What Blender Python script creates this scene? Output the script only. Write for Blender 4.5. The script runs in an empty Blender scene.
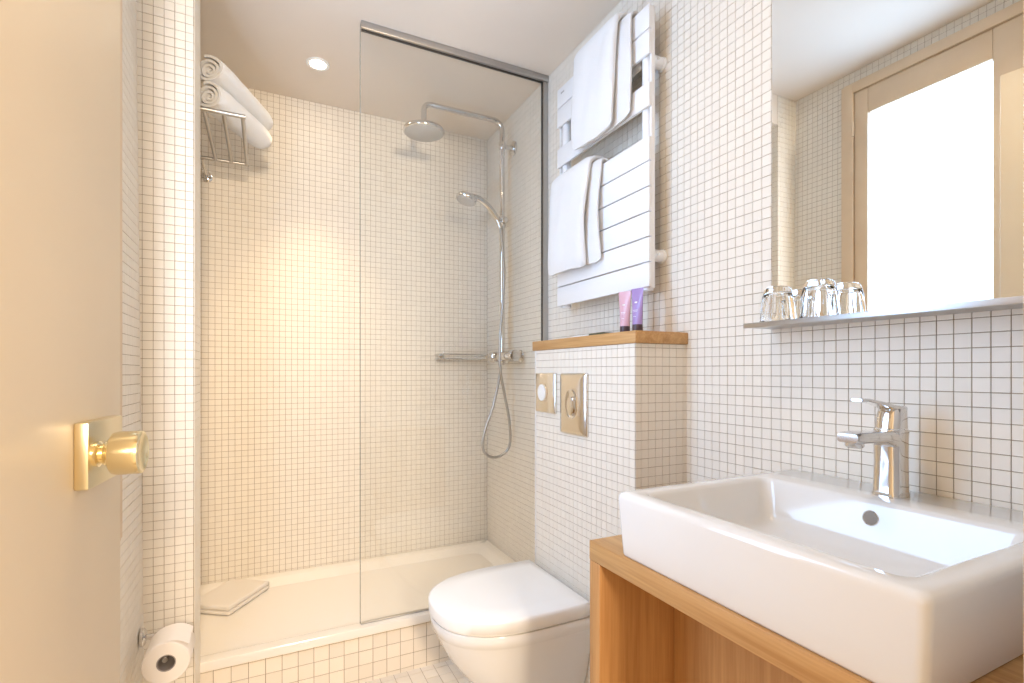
import bpy, bmesh, math, random
from mathutils import Vector, Matrix
random.seed(7)
PI = math.pi
scene = bpy.context.scene
C = scene.collection

# ------------------------------------------------------------------ camera
CAM_H = 1.106
FPX = 503.0
YAW = math.atan2(246.3, 503.0)
cam_data = bpy.data.cameras.new('camera')
cam = bpy.data.objects.new('camera', cam_data)
C.objects.link(cam)
cam_data.sensor_width = 36.0
cam_data.lens = FPX / 1024 * 36.0
cam_data.shift_y = (372 - 341.5) / 1024
cam_data.clip_start = 0.02
cam.location = (0, 0, CAM_H)
cam.rotation_euler = (PI / 2, 0, -YAW)
scene.camera = cam

# ------------------------------------------------------------------ world, lights, exposure
world = bpy.data.worlds.new('world')
scene.world = world
world.use_nodes = True
bg = world.node_tree.nodes['Background']
bg.inputs[0].default_value = (1.0, 0.74, 0.46, 1)
bg.inputs[1].default_value = 0.7
scene.view_settings.view_transform = 'Standard'
scene.view_settings.look = 'None'
scene.view_settings.gamma = 1.0
scene.view_settings.use_curve_mapping = False
scene.view_settings.exposure = 1.02
PANE_STRENGTH = 4.9
SHOWER_SPOT = 30.0
ROOM_SPOT = 9.0
# daylight of the bedroom behind the open doorway
ld = bpy.data.lights.new('bedroom_window_light', 'AREA')
ld.shape = 'RECTANGLE'; ld.size = 0.35; ld.size_y = 0.5
ld.energy = 42.0; ld.color = (1.0, 0.81, 0.60)
lo = bpy.data.objects.new('bedroom_window_light', ld)
C.objects.link(lo)
lo.location = (0.12, -2.0, 1.8)
lo.rotation_euler = (Vector((0.3, 1.6, 0.8)) - Vector(lo.location)).to_track_quat('-Z', 'Y').to_euler()

# ------------------------------------------------------------------ materials
def mat(name, color, rough=0.5, metal=0.0, **kw):
    m = bpy.data.materials.new(name); m.use_nodes = True
    b = m.node_tree.nodes['Principled BSDF']
    b.inputs['Base Color'].default_value = (*color, 1)
    b.inputs['Roughness'].default_value = rough
    b.inputs['Metallic'].default_value = metal
    for k, v in kw.items():
        b.inputs[k.replace('_', ' ')].default_value = v
    return m

def N(m, t, **kw):
    n = m.node_tree.nodes.new(t)
    for k, v in kw.items(): setattr(n, k, v)
    return n

def bump(m, scale, strength, dist=0.002, kind='noise', detail=4):
    nt = m.node_tree; b = nt.nodes['Principled BSDF']
    tc = N(m, 'ShaderNodeTexCoord'); tx = N(m, 'ShaderNodeTexNoise')
    tx.inputs['Scale'].default_value = scale; tx.inputs['Detail'].default_value = detail
    bp = N(m, 'ShaderNodeBump'); bp.inputs['Strength'].default_value = strength; bp.inputs['Distance'].default_value = dist
    nt.links.new(tc.outputs['Object'], tx.inputs['Vector'])
    nt.links.new(tx.outputs['Fac'], bp.inputs['Height'])
    nt.links.new(bp.outputs['Normal'], b.inputs['Normal'])
    return m

def vary(m, color, amount, scale):
    """soft procedural variation of a paint or ceramic colour"""
    nt = m.node_tree; b = nt.nodes['Principled BSDF']
    tc = N(m, 'ShaderNodeTexCoord'); tx = N(m, 'ShaderNodeTexNoise'); tx.inputs['Scale'].default_value = scale
    r = N(m, 'ShaderNodeValToRGB')
    r.color_ramp.elements[0].position = 0.3; r.color_ramp.elements[1].position = 0.7
    r.color_ramp.elements[0].color = (*[c * (1 - amount) for c in color], 1)
    r.color_ramp.elements[1].color = (*[min(1, c * (1 + amount)) for c in color], 1)
    nt.links.new(tc.outputs['Object'], tx.inputs['Vector'])
    nt.links.new(tx.outputs['Fac'], r.inputs['Fac'])
    nt.links.new(r.outputs['Color'], b.inputs['Base Color'])
    return m

def tile_mat(name, color, amount, rough):
    m = mat(name, color, rough)
    nt = m.node_tree; b = nt.nodes['Principled BSDF']
    g = N(m, 'ShaderNodeNewGeometry'); oi = N(m, 'ShaderNodeObjectInfo')
    ad = N(m, 'ShaderNodeMath', operation='ADD'); fr = N(m, 'ShaderNodeMath', operation='FRACT')
    nt.links.new(g.outputs['Random Per Island'], ad.inputs[0]); nt.links.new(oi.outputs['Random'], ad.inputs[1])
    nt.links.new(ad.outputs[0], fr.inputs[0])
    r = N(m, 'ShaderNodeValToRGB')
    r.color_ramp.elements[0].color = (*[c * (1 - amount) for c in color], 1)
    r.color_ramp.elements[1].color = (*[min(1, c * (1 + amount)) for c in color], 1)
    nt.links.new(fr.outputs[0], r.inputs['Fac']); nt.links.new(r.outputs['Color'], b.inputs['Base Color'])
    return m

def wood_mat(name, c0, c1, axis, rough=0.45):
    m = mat(name, c0, rough); nt = m.node_tree; b = nt.nodes['Principled BSDF']
    tc = N(m, 'ShaderNodeTexCoord'); mp = N(m, 'ShaderNodeMapping')
    s = [55.0, 55.0, 55.0]; s[axis] = 2.2
    mp.inputs['Scale'].default_value = s
    n1 = N(m, 'ShaderNodeTexNoise'); n1.inputs['Scale'].default_value = 1.0; n1.inputs['Detail'].default_value = 6; n1.inputs['Distortion'].default_value = 0.6
    s2 = [260.0, 260.0, 260.0]; s2[axis] = 9
    mp2 = N(m, 'ShaderNodeMapping'); mp2.inputs['Scale'].default_value = s2
    n2 = N(m, 'ShaderNodeTexNoise'); n2.inputs['Scale'].default_value = 1.0; n2.inputs['Detail'].default_value = 3
    mx = N(m, 'ShaderNodeMath', operation='MULTIPLY_ADD'); mx.inputs[1].default_value = 0.45
    r = N(m, 'ShaderNodeValToRGB')
    r.color_ramp.elements[0].position = 0.5; r.color_ramp.elements[1].position = 0.95
    r.color_ramp.elements[0].color = (*c1, 1); r.color_ramp.elements[1].color = (*c0, 1)
    nt.links.new(tc.outputs['Object'], mp.inputs['Vector']); nt.links.new(mp.outputs[0], n1.inputs['Vector'])
    nt.links.new(tc.outputs['Object'], mp2.inputs['Vector']); nt.links.new(mp2.outputs[0], n2.inputs['Vector'])
    nt.links.new(n2.outputs['Fac'], mx.inputs[0]); nt.links.new(n1.outputs['Fac'], mx.inputs[2])
    nt.links.new(mx.outputs[0], r.inputs['Fac']); nt.links.new(r.outputs['Color'], b.inputs['Base Color'])
    bp = N(m, 'ShaderNodeBump'); bp.inputs['Strength'].default_value = 0.15; bp.inputs['Distance'].default_value = 0.001
    nt.links.new(mx.outputs[0], bp.inputs['Height']); nt.links.new(bp.outputs['Normal'], b.inputs['Normal'])
    return m

def emit_mat(name, color, strength):
    m = bpy.data.materials.new(name); m.use_nodes = True; nt = m.node_tree
    nt.nodes.remove(nt.nodes['Principled BSDF'])
    e = N(m, 'ShaderNodeEmission'); e.inputs[0].default_value = (*color, 1); e.inputs[1].default_value = strength
    nt.links.new(e.outputs[0], nt.nodes['Material Output'].inputs['Surface'])
    return m

def sheet_glass(name, tint=(0.988, 0.993, 0.988)):
    m = bpy.data.materials.new(name); m.use_nodes = True; nt = m.node_tree
    nt.nodes.remove(nt.nodes['Principled BSDF'])
    t = N(m, 'ShaderNodeBsdfTransparent'); t.inputs[0].default_value = (*tint, 1)
    g = N(m, 'ShaderNodeBsdfGlossy'); g.inputs['Roughness'].default_value = 0.0
    lw = N(m, 'ShaderNodeLayerWeight'); lw.inputs[0].default_value = 0.5
    pw = N(m, 'ShaderNodeMath', operation='POWER'); pw.inputs[1].default_value = 5.0
    f = N(m, 'ShaderNodeMath', operation='MULTIPLY_ADD'); f.inputs[1].default_value = 0.96; f.inputs[2].default_value = 0.04
    nt.links.new(lw.outputs['Facing'], pw.inputs[0]); nt.links.new(pw.outputs[0], f.inputs[0])
    mx = N(m, 'ShaderNodeMixShader')
    nt.links.new(f.outputs[0], mx.inputs[0]); nt.links.new(t.outputs[0], mx.inputs[1]); nt.links.new(g.outputs[0], mx.inputs[2])
    nt.links.new(mx.outputs[0], nt.nodes['Material Output'].inputs['Surface'])
    return m

TILE_C = (0.83, 0.775, 0.685)
M = {}
M['tile'] = tile_mat('mosaic_ceramic', TILE_C, 0.018, 0.42)
M['floor_tile'] = tile_mat('floor_ceramic', (0.84, 0.765, 0.665), 0.04, 0.3)
M['grout'] = bump(mat('grout', (0.36, 0.28, 0.19), 0.9), 400, 0.4, 0.001)
M['ceiling'] = bump(vary(mat('ceiling_paint', (0.82, 0.735, 0.64), 0.8), (0.82, 0.735, 0.64), 0.015, 3), 150, 0.1, 0.001)
M['plaster'] = bump(mat('wall_paint', (0.8, 0.74, 0.66), 0.8), 150, 0.1, 0.001)
M['door'] = bump(vary(mat('door_paint', (0.74, 0.635, 0.48), 0.42), (0.74, 0.635, 0.48), 0.02, 5), 60, 0.05, 0.001)
M['window_wood'] = vary(mat('window_paint', (0.72, 0.56, 0.39), 0.45), (0.72, 0.56, 0.39), 0.04, 6)
M['jamb'] = wood_mat('jamb_wood', (0.80, 0.56, 0.32), (0.70, 0.46, 0.24), 2)
M['pane'] = emit_mat('frosted_daylight', (0.44, 0.665, 1.0), PANE_STRENGTH)
M['lamp'] = emit_mat('lamp_glow', (1.0, 0.86, 0.66), 30.0)
M['oak_y'] = wood_mat('oak_along', (0.62, 0.365, 0.15), (0.44, 0.225, 0.075), 1)
M['oak_z_shaded'] = wood_mat('oak_upright_shaded', (0.58, 0.32, 0.125), (0.43, 0.21, 0.07), 2)  # oak for vanity uprights, darkened: the niche's dimmer light is put into the colour
M['ceramic'] = mat('white_ceramic', (0.80, 0.795, 0.785), 0.08, Coat_Weight=0.3)
M['tray'] = mat('tray_ceramic', (0.84, 0.80, 0.74), 0.12)
M['seat'] = mat('seat_plastic', (0.87, 0.87, 0.87), 0.18)
M['radiator'] = mat('radiator_enamel', (0.87, 0.88, 0.9), 0.3)
M['towel'] = bump(mat('terry_cotton', (0.88, 0.88, 0.88), 0.95, Sheen_Weight=0.3), 700, 0.6, 0.003, detail=2)
M['towel_warm'] = bump(mat('terry_mat', (0.82, 0.78, 0.73), 0.95), 500, 0.7, 0.003, detail=2)
M['chrome'] = mat('chrome', (0.72, 0.71, 0.70), 0.06, 1.0)
M['satin'] = mat('brushed_steel', (0.50, 0.49, 0.48), 0.32, 1.0)
M['nickel'] = mat('satin_nickel', (0.70, 0.66, 0.60), 0.18, 1.0)
M['brass'] = mat('polished_brass', (0.90, 0.78, 0.50), 0.2, 1.0)
M['brass_plate'] = mat('brass_plate', (0.8, 0.7, 0.48), 0.3, 1.0)
M['mirror'] = mat('mirror_silver', (0.9, 0.92, 0.91), 0.0, 1.0)
M['sheet_glass'] = sheet_glass('shower_glass')
M['glass'] = mat('tumbler_glass', (1, 1, 1), 0.02, 0, Transmission_Weight=1.0, IOR=1.45)
M['nozzle'] = bump(mat('spray_face', (0.55, 0.53, 0.5), 0.5), 300, 0.5, 0.002)
M['paper'] = bump(mat('tissue_paper', (0.85, 0.79, 0.73), 0.95), 200, 0.3, 0.001)
M['card'] = mat('core_card', (0.35, 0.31, 0.29), 0.9)
M['white_plastic'] = mat('white_plastic', (0.85, 0.85, 0.83), 0.3)
M['pink'] = mat('pink_gel', (0.80, 0.50, 0.60), 0.2, 0, Transmission_Weight=0.15)
M['purple'] = mat('purple_gel', (0.44, 0.31, 0.64), 0.2, 0, Transmission_Weight=0.15)
M['dark_cap'] = mat('dark_cap', (0.07, 0.04, 0.05), 0.35)
M['print'] = mat('pale_print', (0.9, 0.86, 0.9), 0.5)
M['packet'] = mat('dark_green_packet', (0.06, 0.07, 0.03), 0.4)
M['packet_white'] = mat('paper_packet', (0.85, 0.85, 0.82), 0.6)
M['glass_edge'] = mat('glass_edge', (0.30, 0.30, 0.25), 0.1)
M['overflow'] = mat('overflow_recess', (0.26, 0.21, 0.16), 0.35)
M['dark'] = mat('dark_hole', (0.05, 0.045, 0.04), 0.6)
M['seal'] = mat('silicone', (0.75, 0.73, 0.7), 0.4)
M['black_seal'] = mat('rubber_seal', (0.04, 0.035, 0.03), 0.6)

# ------------------------------------------------------------------ mesh helpers
def obj(name, bm, m, parent=None, smooth=False, angle=None):
    me = bpy.data.meshes.new(name)
    bm.normal_update(); bm.to_mesh(me); bm.free()
    me.materials.append(m)
    if smooth:
        for p in me.polygons: p.use_smooth = True
        me.set_sharp_from_angle(angle=math.radians(angle or 40))
    o = bpy.data.objects.new(name, me); C.objects.link(o)
    if parent: o.parent = parent
    return o

def tag(o, label, cat=None, group=None, kind=None):
    o['label'] = label
    if cat: o['category'] = cat
    if group: o['group'] = group
    if kind: o['kind'] = kind
    return o

def thing(name, loc, label, cat, group=None, rotz=0, kind=None):
    o = bpy.data.objects.new(name, None); C.objects.link(o)
    o.empty_display_size = 0.05
    o.location = loc; o.rotation_euler = (0, 0, rotz)
    return tag(o, label, cat, group, kind)

def B(): return bmesh.new()

def box(bm, x0, x1, y0, y1, z0, z1, bev=0.0, seg=2):
    t = bmesh.new()
    bmesh.ops.create_cube(t, size=1.0)
    for v in t.verts:
        v.co = Vector(((x0 + x1) / 2 + v.co.x * (x1 - x0), (y0 + y1) / 2 + v.co.y * (y1 - y0), (z0 + z1) / 2 + v.co.z * (z1 - z0)))
    if bev > 0:
        bmesh.ops.bevel(t, geom=list(t.edges), offset=bev, segments=seg, profile=0.5, affect='EDGES')
    merge(bm, t)
    return bm

def merge(bm, t, mtx=None):
    vm = {}
    for v in t.verts:
        vm[v] = bm.verts.new(mtx @ v.co if mtx else v.co)
    for f in t.faces:
        try: bm.faces.new([vm[v] for v in f.verts])
        except ValueError: pass
    t.free()

def boxo(name, m, parent, *a, bev=0.002, seg=2, smooth=True):
    return obj(name, box(B(), *a, bev=bev, seg=seg), m, parent, smooth)

def frames(pts):
    T = []
    n = len(pts)
    for i in range(n):
        a = pts[max(0, i - 1)]; b = pts[min(n - 1, i + 1)]
        T.append((b - a).normalized())
    up = Vector((0, 0, 1)) if abs(T[0].z) < 0.9 else Vector((1, 0, 0))
    u = (up - T[0] * up.dot(T[0])).normalized()
    F = []
    for t in T:
        u = (u - t * u.dot(t)).normalized()
        F.append((u.copy(), t.cross(u)))
    return F

def smooth_path(ctrl, n=8):
    P = [Vector(p) for p in ctrl]
    out = []
    for i in range(len(P) - 1):
        p0 = P[max(0, i - 1)]; p1 = P[i]; p2 = P[i + 1]; p3 = P[min(len(P) - 1, i + 2)]
        for k in range(n):
            t = k / n
            out.append(0.5 * ((2 * p1) + (p2 - p0) * t + (2 * p0 - 5 * p1 + 4 * p2 - p3) * t * t + (-p0 + 3 * p1 - 3 * p2 + p3) * t ** 3))
    out.append(P[-1])
    return out

def round_path(ctrl, r, n=6):
    """polyline with rounded corners of radius r"""
    P = [Vector(p) for p in ctrl]
    out = [P[0]]
    for i in range(1, len(P) - 1):
        a = (P[i - 1] - P[i]); b = (P[i + 1] - P[i])
        rr = min(r, a.length * 0.49, b.length * 0.49)
        A = P[i] + a.normalized() * rr; D = P[i] + b.normalized() * rr
        for k in range(n + 1):
            t = k / n
            out.append(A * (1 - t) ** 2 + P[i] * 2 * t * (1 - t) + D * t * t)
    out.append(P[-1])
    return out

def tube(bm, pts, r, seg=12, cap=True):
    pts = [Vector(p) for p in pts]
    rs = r if isinstance(r, (list, tuple)) else [r] * len(pts)
    F = frames(pts); rings = []
    for p, (u, w), rr in zip(pts, F, rs):
        rings.append([bm.verts.new(p + (u * math.cos(2 * PI * k / seg) + w * math.sin(2 * PI * k / seg)) * rr) for k in range(seg)])
    for a, b in zip(rings, rings[1:]):
        for k in range(seg):
            bm.faces.new((a[k], a[(k + 1) % seg], b[(k + 1) % seg], b[k]))
    if cap:
        bm.faces.new(list(reversed(rings[0]))); bm.faces.new(rings[-1])
    return bm

def lathe(bm, prof, origin, axis=(0, 0, 1), seg=28, fn=None):
    """prof: (r, h) pairs; h runs along axis from origin"""
    ax = Vector(axis).normalized(); o = Vector(origin)
    up = Vector((0, 0, 1)) if abs(ax.z) < 0.9 else Vector((1, 0, 0))
    u = (up - ax * up.dot(ax)).normalized(); w = ax.cross(u)
    rings = []
    for r, h in prof:
        if r < 1e-6:
            rings.append([bm.verts.new(o + ax * h)])
        else:
            ring = []
            for k in range(seg):
                a = 2 * PI * k / seg
                rr = r * (fn(a, h) if fn else 1)
                ring.append(bm.verts.new(o + ax * h + (u * math.cos(a) + w * math.sin(a)) * rr))
            rings.append(ring)
    for a, b in zip(rings, rings[1:]):
        if len(a) == 1 and len(b) == 1: continue
        if len(a) == 1:
            for k in range(seg): bm.faces.new((a[0], b[(k + 1) % seg], b[k]))
        elif len(b) == 1:
            for k in range(seg): bm.faces.new((a[k], a[(k + 1) % seg], b[0]))
        else:
            for k in range(seg): bm.faces.new((a[k], a[(k + 1) % seg], b[(k + 1) % seg], b[k]))
    bmesh.ops.recalc_face_normals(bm, faces=bm.faces)
    return bm

def loft(bm, rings, cap=True):
    R = [[bm.verts.new(Vector(p)) for p in ring] for ring in rings]
    n = len(R[0])
    for a, b in zip(R, R[1:]):
        for k in range(n): bm.faces.new((a[k], a[(k + 1) % n], b[(k + 1) % n], b[k]))
    if cap:
        bm.faces.new(list(reversed(R[0]))); bm.faces.new(R[-1])
    bmesh.ops.recalc_face_normals(bm, faces=bm.faces)
    return bm

def prism(bm, poly, z0, z1):
    return loft(bm, [[(x, y, z0) for x, y in poly], [(x, y, z1) for x, y in poly]])

# ------------------------------------------------------------------ room dimensions (metres)
XR = 1.08          # right wall
XL = -0.312        # left wall
YB = 2.51          # shower back wall
YF = 0.151         # room face of the front wall (doorway wall)
YP = 1.70          # front face of the short partition
YT = 1.84          # tiled front of the shower tray
XP = -0.185        # free end of the partition
XB, YB0, YB1 = 0.894, 1.071, 1.624   # cistern boxing
ZB = 1.184
ZLOW, ZHIGH = 2.362, 2.51
PITCH = 0.0252
GAP = 0.0013
TH = 0.0016        # tile proud of the grout

def single_tile(name, s, th=TH):
    h = s / 2; b = 0.00035
    me = bpy.data.meshes.new(name)
    V = [(-h, -h, 0), (h, -h, 0), (h, h, 0), (-h, h, 0),
         (-h, -h, th - b), (h, -h, th - b), (h, h, th - b), (-h, h, th - b),
         (-h + b, -h + b, th), (h - b, -h + b, th), (h - b, h - b, th), (-h + b, h - b, th)]
    Fc = [(8, 9, 10, 11)]
    for k in range(4):
        j = (k + 1) % 4
        Fc += [(k, j, 4 + j, 4 + k), (4 + k, 4 + j, 8 + j, 8 + k)]
    me.from_pydata(V, [], Fc); me.update()
    return me, V, Fc

def tile_face(parent, origin, u, v, ulen, vlen, u0=0.0, v0=0.0, pitch=PITCH, gap=GAP, mtl=None,
              skip=None, rank=None, limit=0, pivot=(0, 0, 0), top_open=True):
    """Tiles a rectangle: origin + a*u + b*v; normal is u x v. rank(p) -> size score or None for stuff."""
    mtl = mtl or M['tile']
    o = Vector(origin) - Vector(pivot); u = Vector(u); v = Vector(v); n = u.cross(v)
    cells = []
    a = -u0
    while a < ulen - 1e-5:
        a0 = max(a, 0); a1 = min(a + pitch, ulen)
        b = -v0
        while b < vlen - 1e-5:
            b0 = max(b, 0); b1 = min(b + pitch, vlen)
            if a1 - a0 > gap * 2.2 and b1 - b0 > gap * 2.2:
                cells.append((a0, a1, b0, b1))
            b += pitch
        a += pitch
    full = []; rest = []
    for c in cells:
        p = o + u * ((c[0] + c[1]) / 2) + v * ((c[2] + c[3]) / 2) + Vector(pivot)
        if skip and skip(p): continue
        whole = (c[1] - c[0] > pitch - 1e-4) and (c[3] - c[2] > pitch - 1e-4)
        s = rank(p) if (rank and whole) else None
        (full if s is not None else rest).append((s, c))
    full.sort(key=lambda q: -q[0])
    rest += full[limit:]; full = full[:limit]
    if full:
        key = 'tile_%d' % int(pitch * 1e5)
        me = bpy.data.meshes.get(key + mtl.name)
        if me is None:
            me, _, _ = single_tile(key + mtl.name, pitch - gap); me.materials.append(mtl)
        R = Matrix((u, v, n)).transposed().to_4x4()
        for s, c in full:
            t = bpy.data.objects.new('tile', me); C.objects.link(t); t.parent = parent
            p = o + u * ((c[0] + c[1]) / 2 + random.uniform(-1, 1) * 1.5e-4) + v * ((c[2] + c[3]) / 2 + random.uniform(-1, 1) * 1.5e-4)
            t.matrix_local = Matrix.Translation(p) @ R @ Matrix.Rotation(random.uniform(-1, 1) * 0.0018, 4, 'X') @ Matrix.Rotation(random.uniform(-1, 1) * 0.0018, 4, 'Y')
    if rest:
        V = []; Fc = []; b = 0.00035
        for s, (a0, a1, b0, b1) in rest:
            j1 = random.uniform(-1, 1) * 1.5e-4; j2 = random.uniform(-1, 1) * 1.5e-4
            tu = random.uniform(-1, 1) * 0.0018; tv = random.uniform(-1, 1) * 0.0018
            g = gap / 2
            a0 += g + j1; a1 += -g + j1; b0 += g + j2; b1 += -g + j2
            i = len(V)
            ca = (a0 + a1) / 2; cb = (b0 + b1) / 2
            for h, e in ((0, 0), (TH - b, 0), (TH, b)):
                for (p, q) in ((a0 + e, b0 + e), (a1 - e, b0 + e), (a1 - e, b1 - e), (a0 + e, b1 - e)):
                    hh = h + ((p - ca) * tu + (q - cb) * tv if h else 0)
                    V.append(o + u * p + v * q + n * hh)
            Fc.append((i + 8, i + 9, i + 10, i + 11))
            for k in range(4):
                j = (k + 1) % 4
                Fc += [(i + k, i + j, i + 4 + j, i + 4 + k), (i + 4 + k, i + 4 + j, i + 8 + j, i + 8 + k)]
        me = bpy.data.meshes.new('mosaic_tiles'); me.from_pydata(V, [], Fc); me.update(); me.materials.append(mtl)
        t = bpy.data.objects.new('mosaic_tiles', me); C.objects.link(t); t.parent = parent
        t['kind'] = 'stuff'

def project(p):
    a = p.x * math.cos(YAW) - p.y * math.sin(YAW); b = p.x * math.sin(YAW) + p.y * math.cos(YAW)
    if b < 0.05: return None
    return 512 + FPX * a / b, 372 - FPX * (p.z - CAM_H) / b, b

def seen(p):
    q = project(p)
    return q is not None and 0 < q[0] < 1018 and 0 < q[1] < 683

def struct(name, bm, m, label, cat='wall', smooth=False):
    o = obj(name, bm, m, None, smooth)
    return tag(o, label, cat, None, 'structure')

# ------------------------------------------------------------------ shell
wall_right = struct('wall_right', box(B(), XR, XR + 0.1, YF - 0.1, YB + 0.1, -0.1, ZHIGH + 0.08), M['grout'],
                    'white mosaic tiled wall behind mirror, basin and towel radiator')
def rank_right(p):
    if not seen(p): return None
    if p.z > 1.205 and p.y < 0.80: return None          # behind the mirror
    if p.z < 0.885 and p.y < 0.77: return None          # behind the basin
    if YB0 - 0.01 < p.y < YB1 and p.z < 1.22: return None
    return 1.0 / project(p)[2]
tile_face(wall_right, (XR, YB, 0), (0, -1, 0), (0, 0, 1), YB - YF, ZLOW, 0.006, 0.012, rank=rank_right, limit=300,
          skip=lambda p: (p.x > 0 and YB0 + 0.01 < p.y < YB1 - 0.01 and p.z < ZB - 0.02) or (p.y > YT and p.z < 0.17))

wall_back = struct('wall_back', box(B(), XL - 0.1, XR, YB, YB + 0.1, -0.1, ZHIGH + 0.08), M['grout'],
                   'cream mosaic tiled wall at the back of the shower')
tile_face(wall_back, (XL, YB, 0.16), (1, 0, 0), (0, 0, 1), XR - XL - 0.002, ZLOW - 0.16, 0.01, 0.004)

# left wall leans very slightly, as in the photograph; window opening cut out
WY0, WY1, WZ0, WZ1 = 0.765, 1.445, 0.72, 2.445
LP = Vector((XL, 0, 1.1))
bm = B()
for a in ((YF - 0.1, WY0, -0.1, ZHIGH + 0.08), (WY1, YB + 0.1, -0.1, ZHIGH + 0.08), (WY0, WY1, -0.1, WZ0), (WY0, WY1, WZ1, ZHIGH + 0.08)):
    box(bm, -0.14, 0, a[0], a[1], a[2] - LP.z, a[3] - LP.z)
wall_left = struct('wall_left', bm, M['grout'], 'pale mosaic tiled wall holding the bright frosted window')
wall_left.location = LP
wall_left.rotation_euler = (0, math.radians(-0.55), 0)
def rank_left(p):
    q = project(p)
    return None
tile_face(wall_left, (XL, YF, 0), (0, 1, 0), (0, 0, 1), YB - YF, ZHIGH, 0.004, 0.01, pivot=LP,
          skip=lambda p: (WY0 - 0.01 < p.y < WY1 + 0.01 and WZ0 - 0.01 < p.z < WZ1 + 0.01))

partition = struct('wall_partition', box(B(), XL - 0.04, XP, YP, YT, -0.05, ZHIGH + 0.05), M['grout'],
                   'narrow tiled partition wall between open door and shower')
def rank_part(p):
    return 1.0 / project(p)[2] if seen(p) else None
tile_face(partition, (XL - 0.02, YP, 0), (1, 0, 0), (0, 0, 1), XP - XL + 0.02 - 0.001, ZHIGH, 0.0, 0.016, rank=rank_part, limit=300)
tile_face(partition, (XP, YP, 0.0), (0, 1, 0), (0, 0, 1), YT - YP, ZLOW, 0.0, 0.016)

wall_front = B()
for a in ((XL - 0.1, -0.262, -0.05, ZHIGH + 0.08), (0.512, XR + 0.1, -0.05, ZHIGH + 0.08), (-0.262, 0.512, 2.19, ZHIGH + 0.08)):
    box(wall_front, a[0], a[1], YF - 0.1, YF, a[2], a[3])
wall_front = struct('wall_front', wall_front, M['plaster'], 'plastered wall around the doorway beside the camera')

# ceiling: low over the shower and along the right wall, higher over the door side
low = [(XL - 0.1, YP), (0.36, YP), (0.74, 1.47), (0.74, YF - 0.1), (XR + 0.1, YF - 0.1), (XR + 0.1, YB + 0.1), (XL - 0.1, YB + 0.1)]
bm = prism(B(), low, ZLOW, ZHIGH + 0.1)
ceiling = struct('ceiling', bm, M['ceiling'], 'smooth off-white lowered ceiling above shower and radiator', 'ceiling')
bm = prism(B(), [(XL - 0.1, YF - 0.1), (0.74, YF - 0.1), (0.74, 1.47), (0.36, YP), (XL - 0.1, YP)], ZHIGH, ZHIGH + 0.1)
struct('ceiling', bm, M['ceiling'], 'higher off-white ceiling seen only in the mirror above window', 'ceiling')

# floor with 50 mm tiles
FP = 0.0494
bm = box(B(), XL - 0.1, XR + 0.1, YF - 0.3, YT + 0.02, -0.1, 0)
floor = struct('floor', bm, M['grout'], 'pale square tiled floor in front of the shower step', 'floor')
def rank_floor(p):
    return 1.0 / project(p)[2] if seen(p) and p.y > 1.2 else None
tile_face(floor, (XL, YF, 0), (1, 0, 0), (0, 1, 0), XR - XL, YT - YF, 0.01, 0.02, pitch=FP, gap=0.0018, mtl=M['floor_tile'], rank=rank_floor, limit=200)

# tiled upstand in front of the tray
step = struct('wall_step', box(B(), XP - 0.1, XR, YT, YT + 0.02, 0, 0.172), M['grout'],
              'low tiled upstand below the white shower tray lip', 'wall')
def rank_step(p): return 1.0 / project(p)[2] if seen(p) else None
tile_face(step, (XP, YT, 0.0), (1, 0, 0), (0, 0, 1), XR - XP, 0.1715, 0.013, 0.034, pitch=FP, gap=0.0018, mtl=M['floor_tile'], rank=rank_step, limit=200)

# cistern boxing
boxing = struct('wall_boxing', box(B(), XB, XR, YB0, YB1, 0, ZB), M['grout'], 'tiled cistern boxing below the oak ledge behind the toilet')
tile_face(boxing, (XB, YB1, 0), (0, -1, 0), (0, 0, 1), YB1 - YB0, ZB, 0.0, 0.012)
tile_face(boxing, (XB, YB0, 0), (1, 0, 0), (0, 0, 1), XR - XB - 0.0, ZB, 0.006, 0.012)
tile_face(boxing, (XR, YB1, 0), (-1, 0, 0), (0, 0, 1), XR - XB - 0.0, ZB, 0.006, 0.012)
boxo('edge_trim', M['seal'], boxing, XB - 0.0035, XB + 0.004, YB1 - 0.004, YB1 + 0.0035, 0.2, ZB, bev=0.001)

# ------------------------------------------------------------------ window in the left wall (seen in the mirror)
win = thing('window_1', (XL, (WY0 + WY1) / 2, WZ0), 'tan wooden window with bright frosted pane, seen in the mirror', 'window', kind='structure')
def wl(y0, y1, z0, z1, x0, x1): return (x0, x1, y0 - (WY0 + WY1) / 2, y1 - (WY0 + WY1) / 2, z0 - WZ0, z1 - WZ0)
fw = 0.042
bm = B()
for a in (wl(WY0 - 0.01, WY0 + fw, WZ0, WZ1, -0.1, 0.012), wl(WY1 - fw, WY1 + 0.01, WZ0, WZ1, -0.1, 0.012),
          wl(WY0, WY1, WZ1 - fw, WZ1 + 0.005, -0.1, 0.0115), wl(WY0, WY1, WZ0 - 0.005, WZ0 + fw, -0.1, 0.0115)):
    box(bm, *a, bev=0.003)
obj('window_frame', bm, M['window_wood'], win, True)
SY0, SY1, SZ0, SZ1 = WY0 + fw + 0.003, WY1 - fw - 0.003, WZ0 + fw + 0.003, WZ1 - fw - 0.003
PY0, PY1, PZ0, PZ1 = 0.905, 1.342, 0.86, 2.285
bm = B()
for a in (wl(SY0, PY0, SZ0, SZ1, -0.045, 0.004), wl(PY1, SY1, SZ0, SZ1, -0.045, 0.004),
          wl(PY0, PY1, PZ1, SZ1, -0.045, 0.0035), wl(PY0, PY1, SZ0, PZ0, -0.045, 0.0035)):
    box(bm, *a, bev=0.004)
sash = obj('sash', bm, M['window_wood'], win, True)
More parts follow.
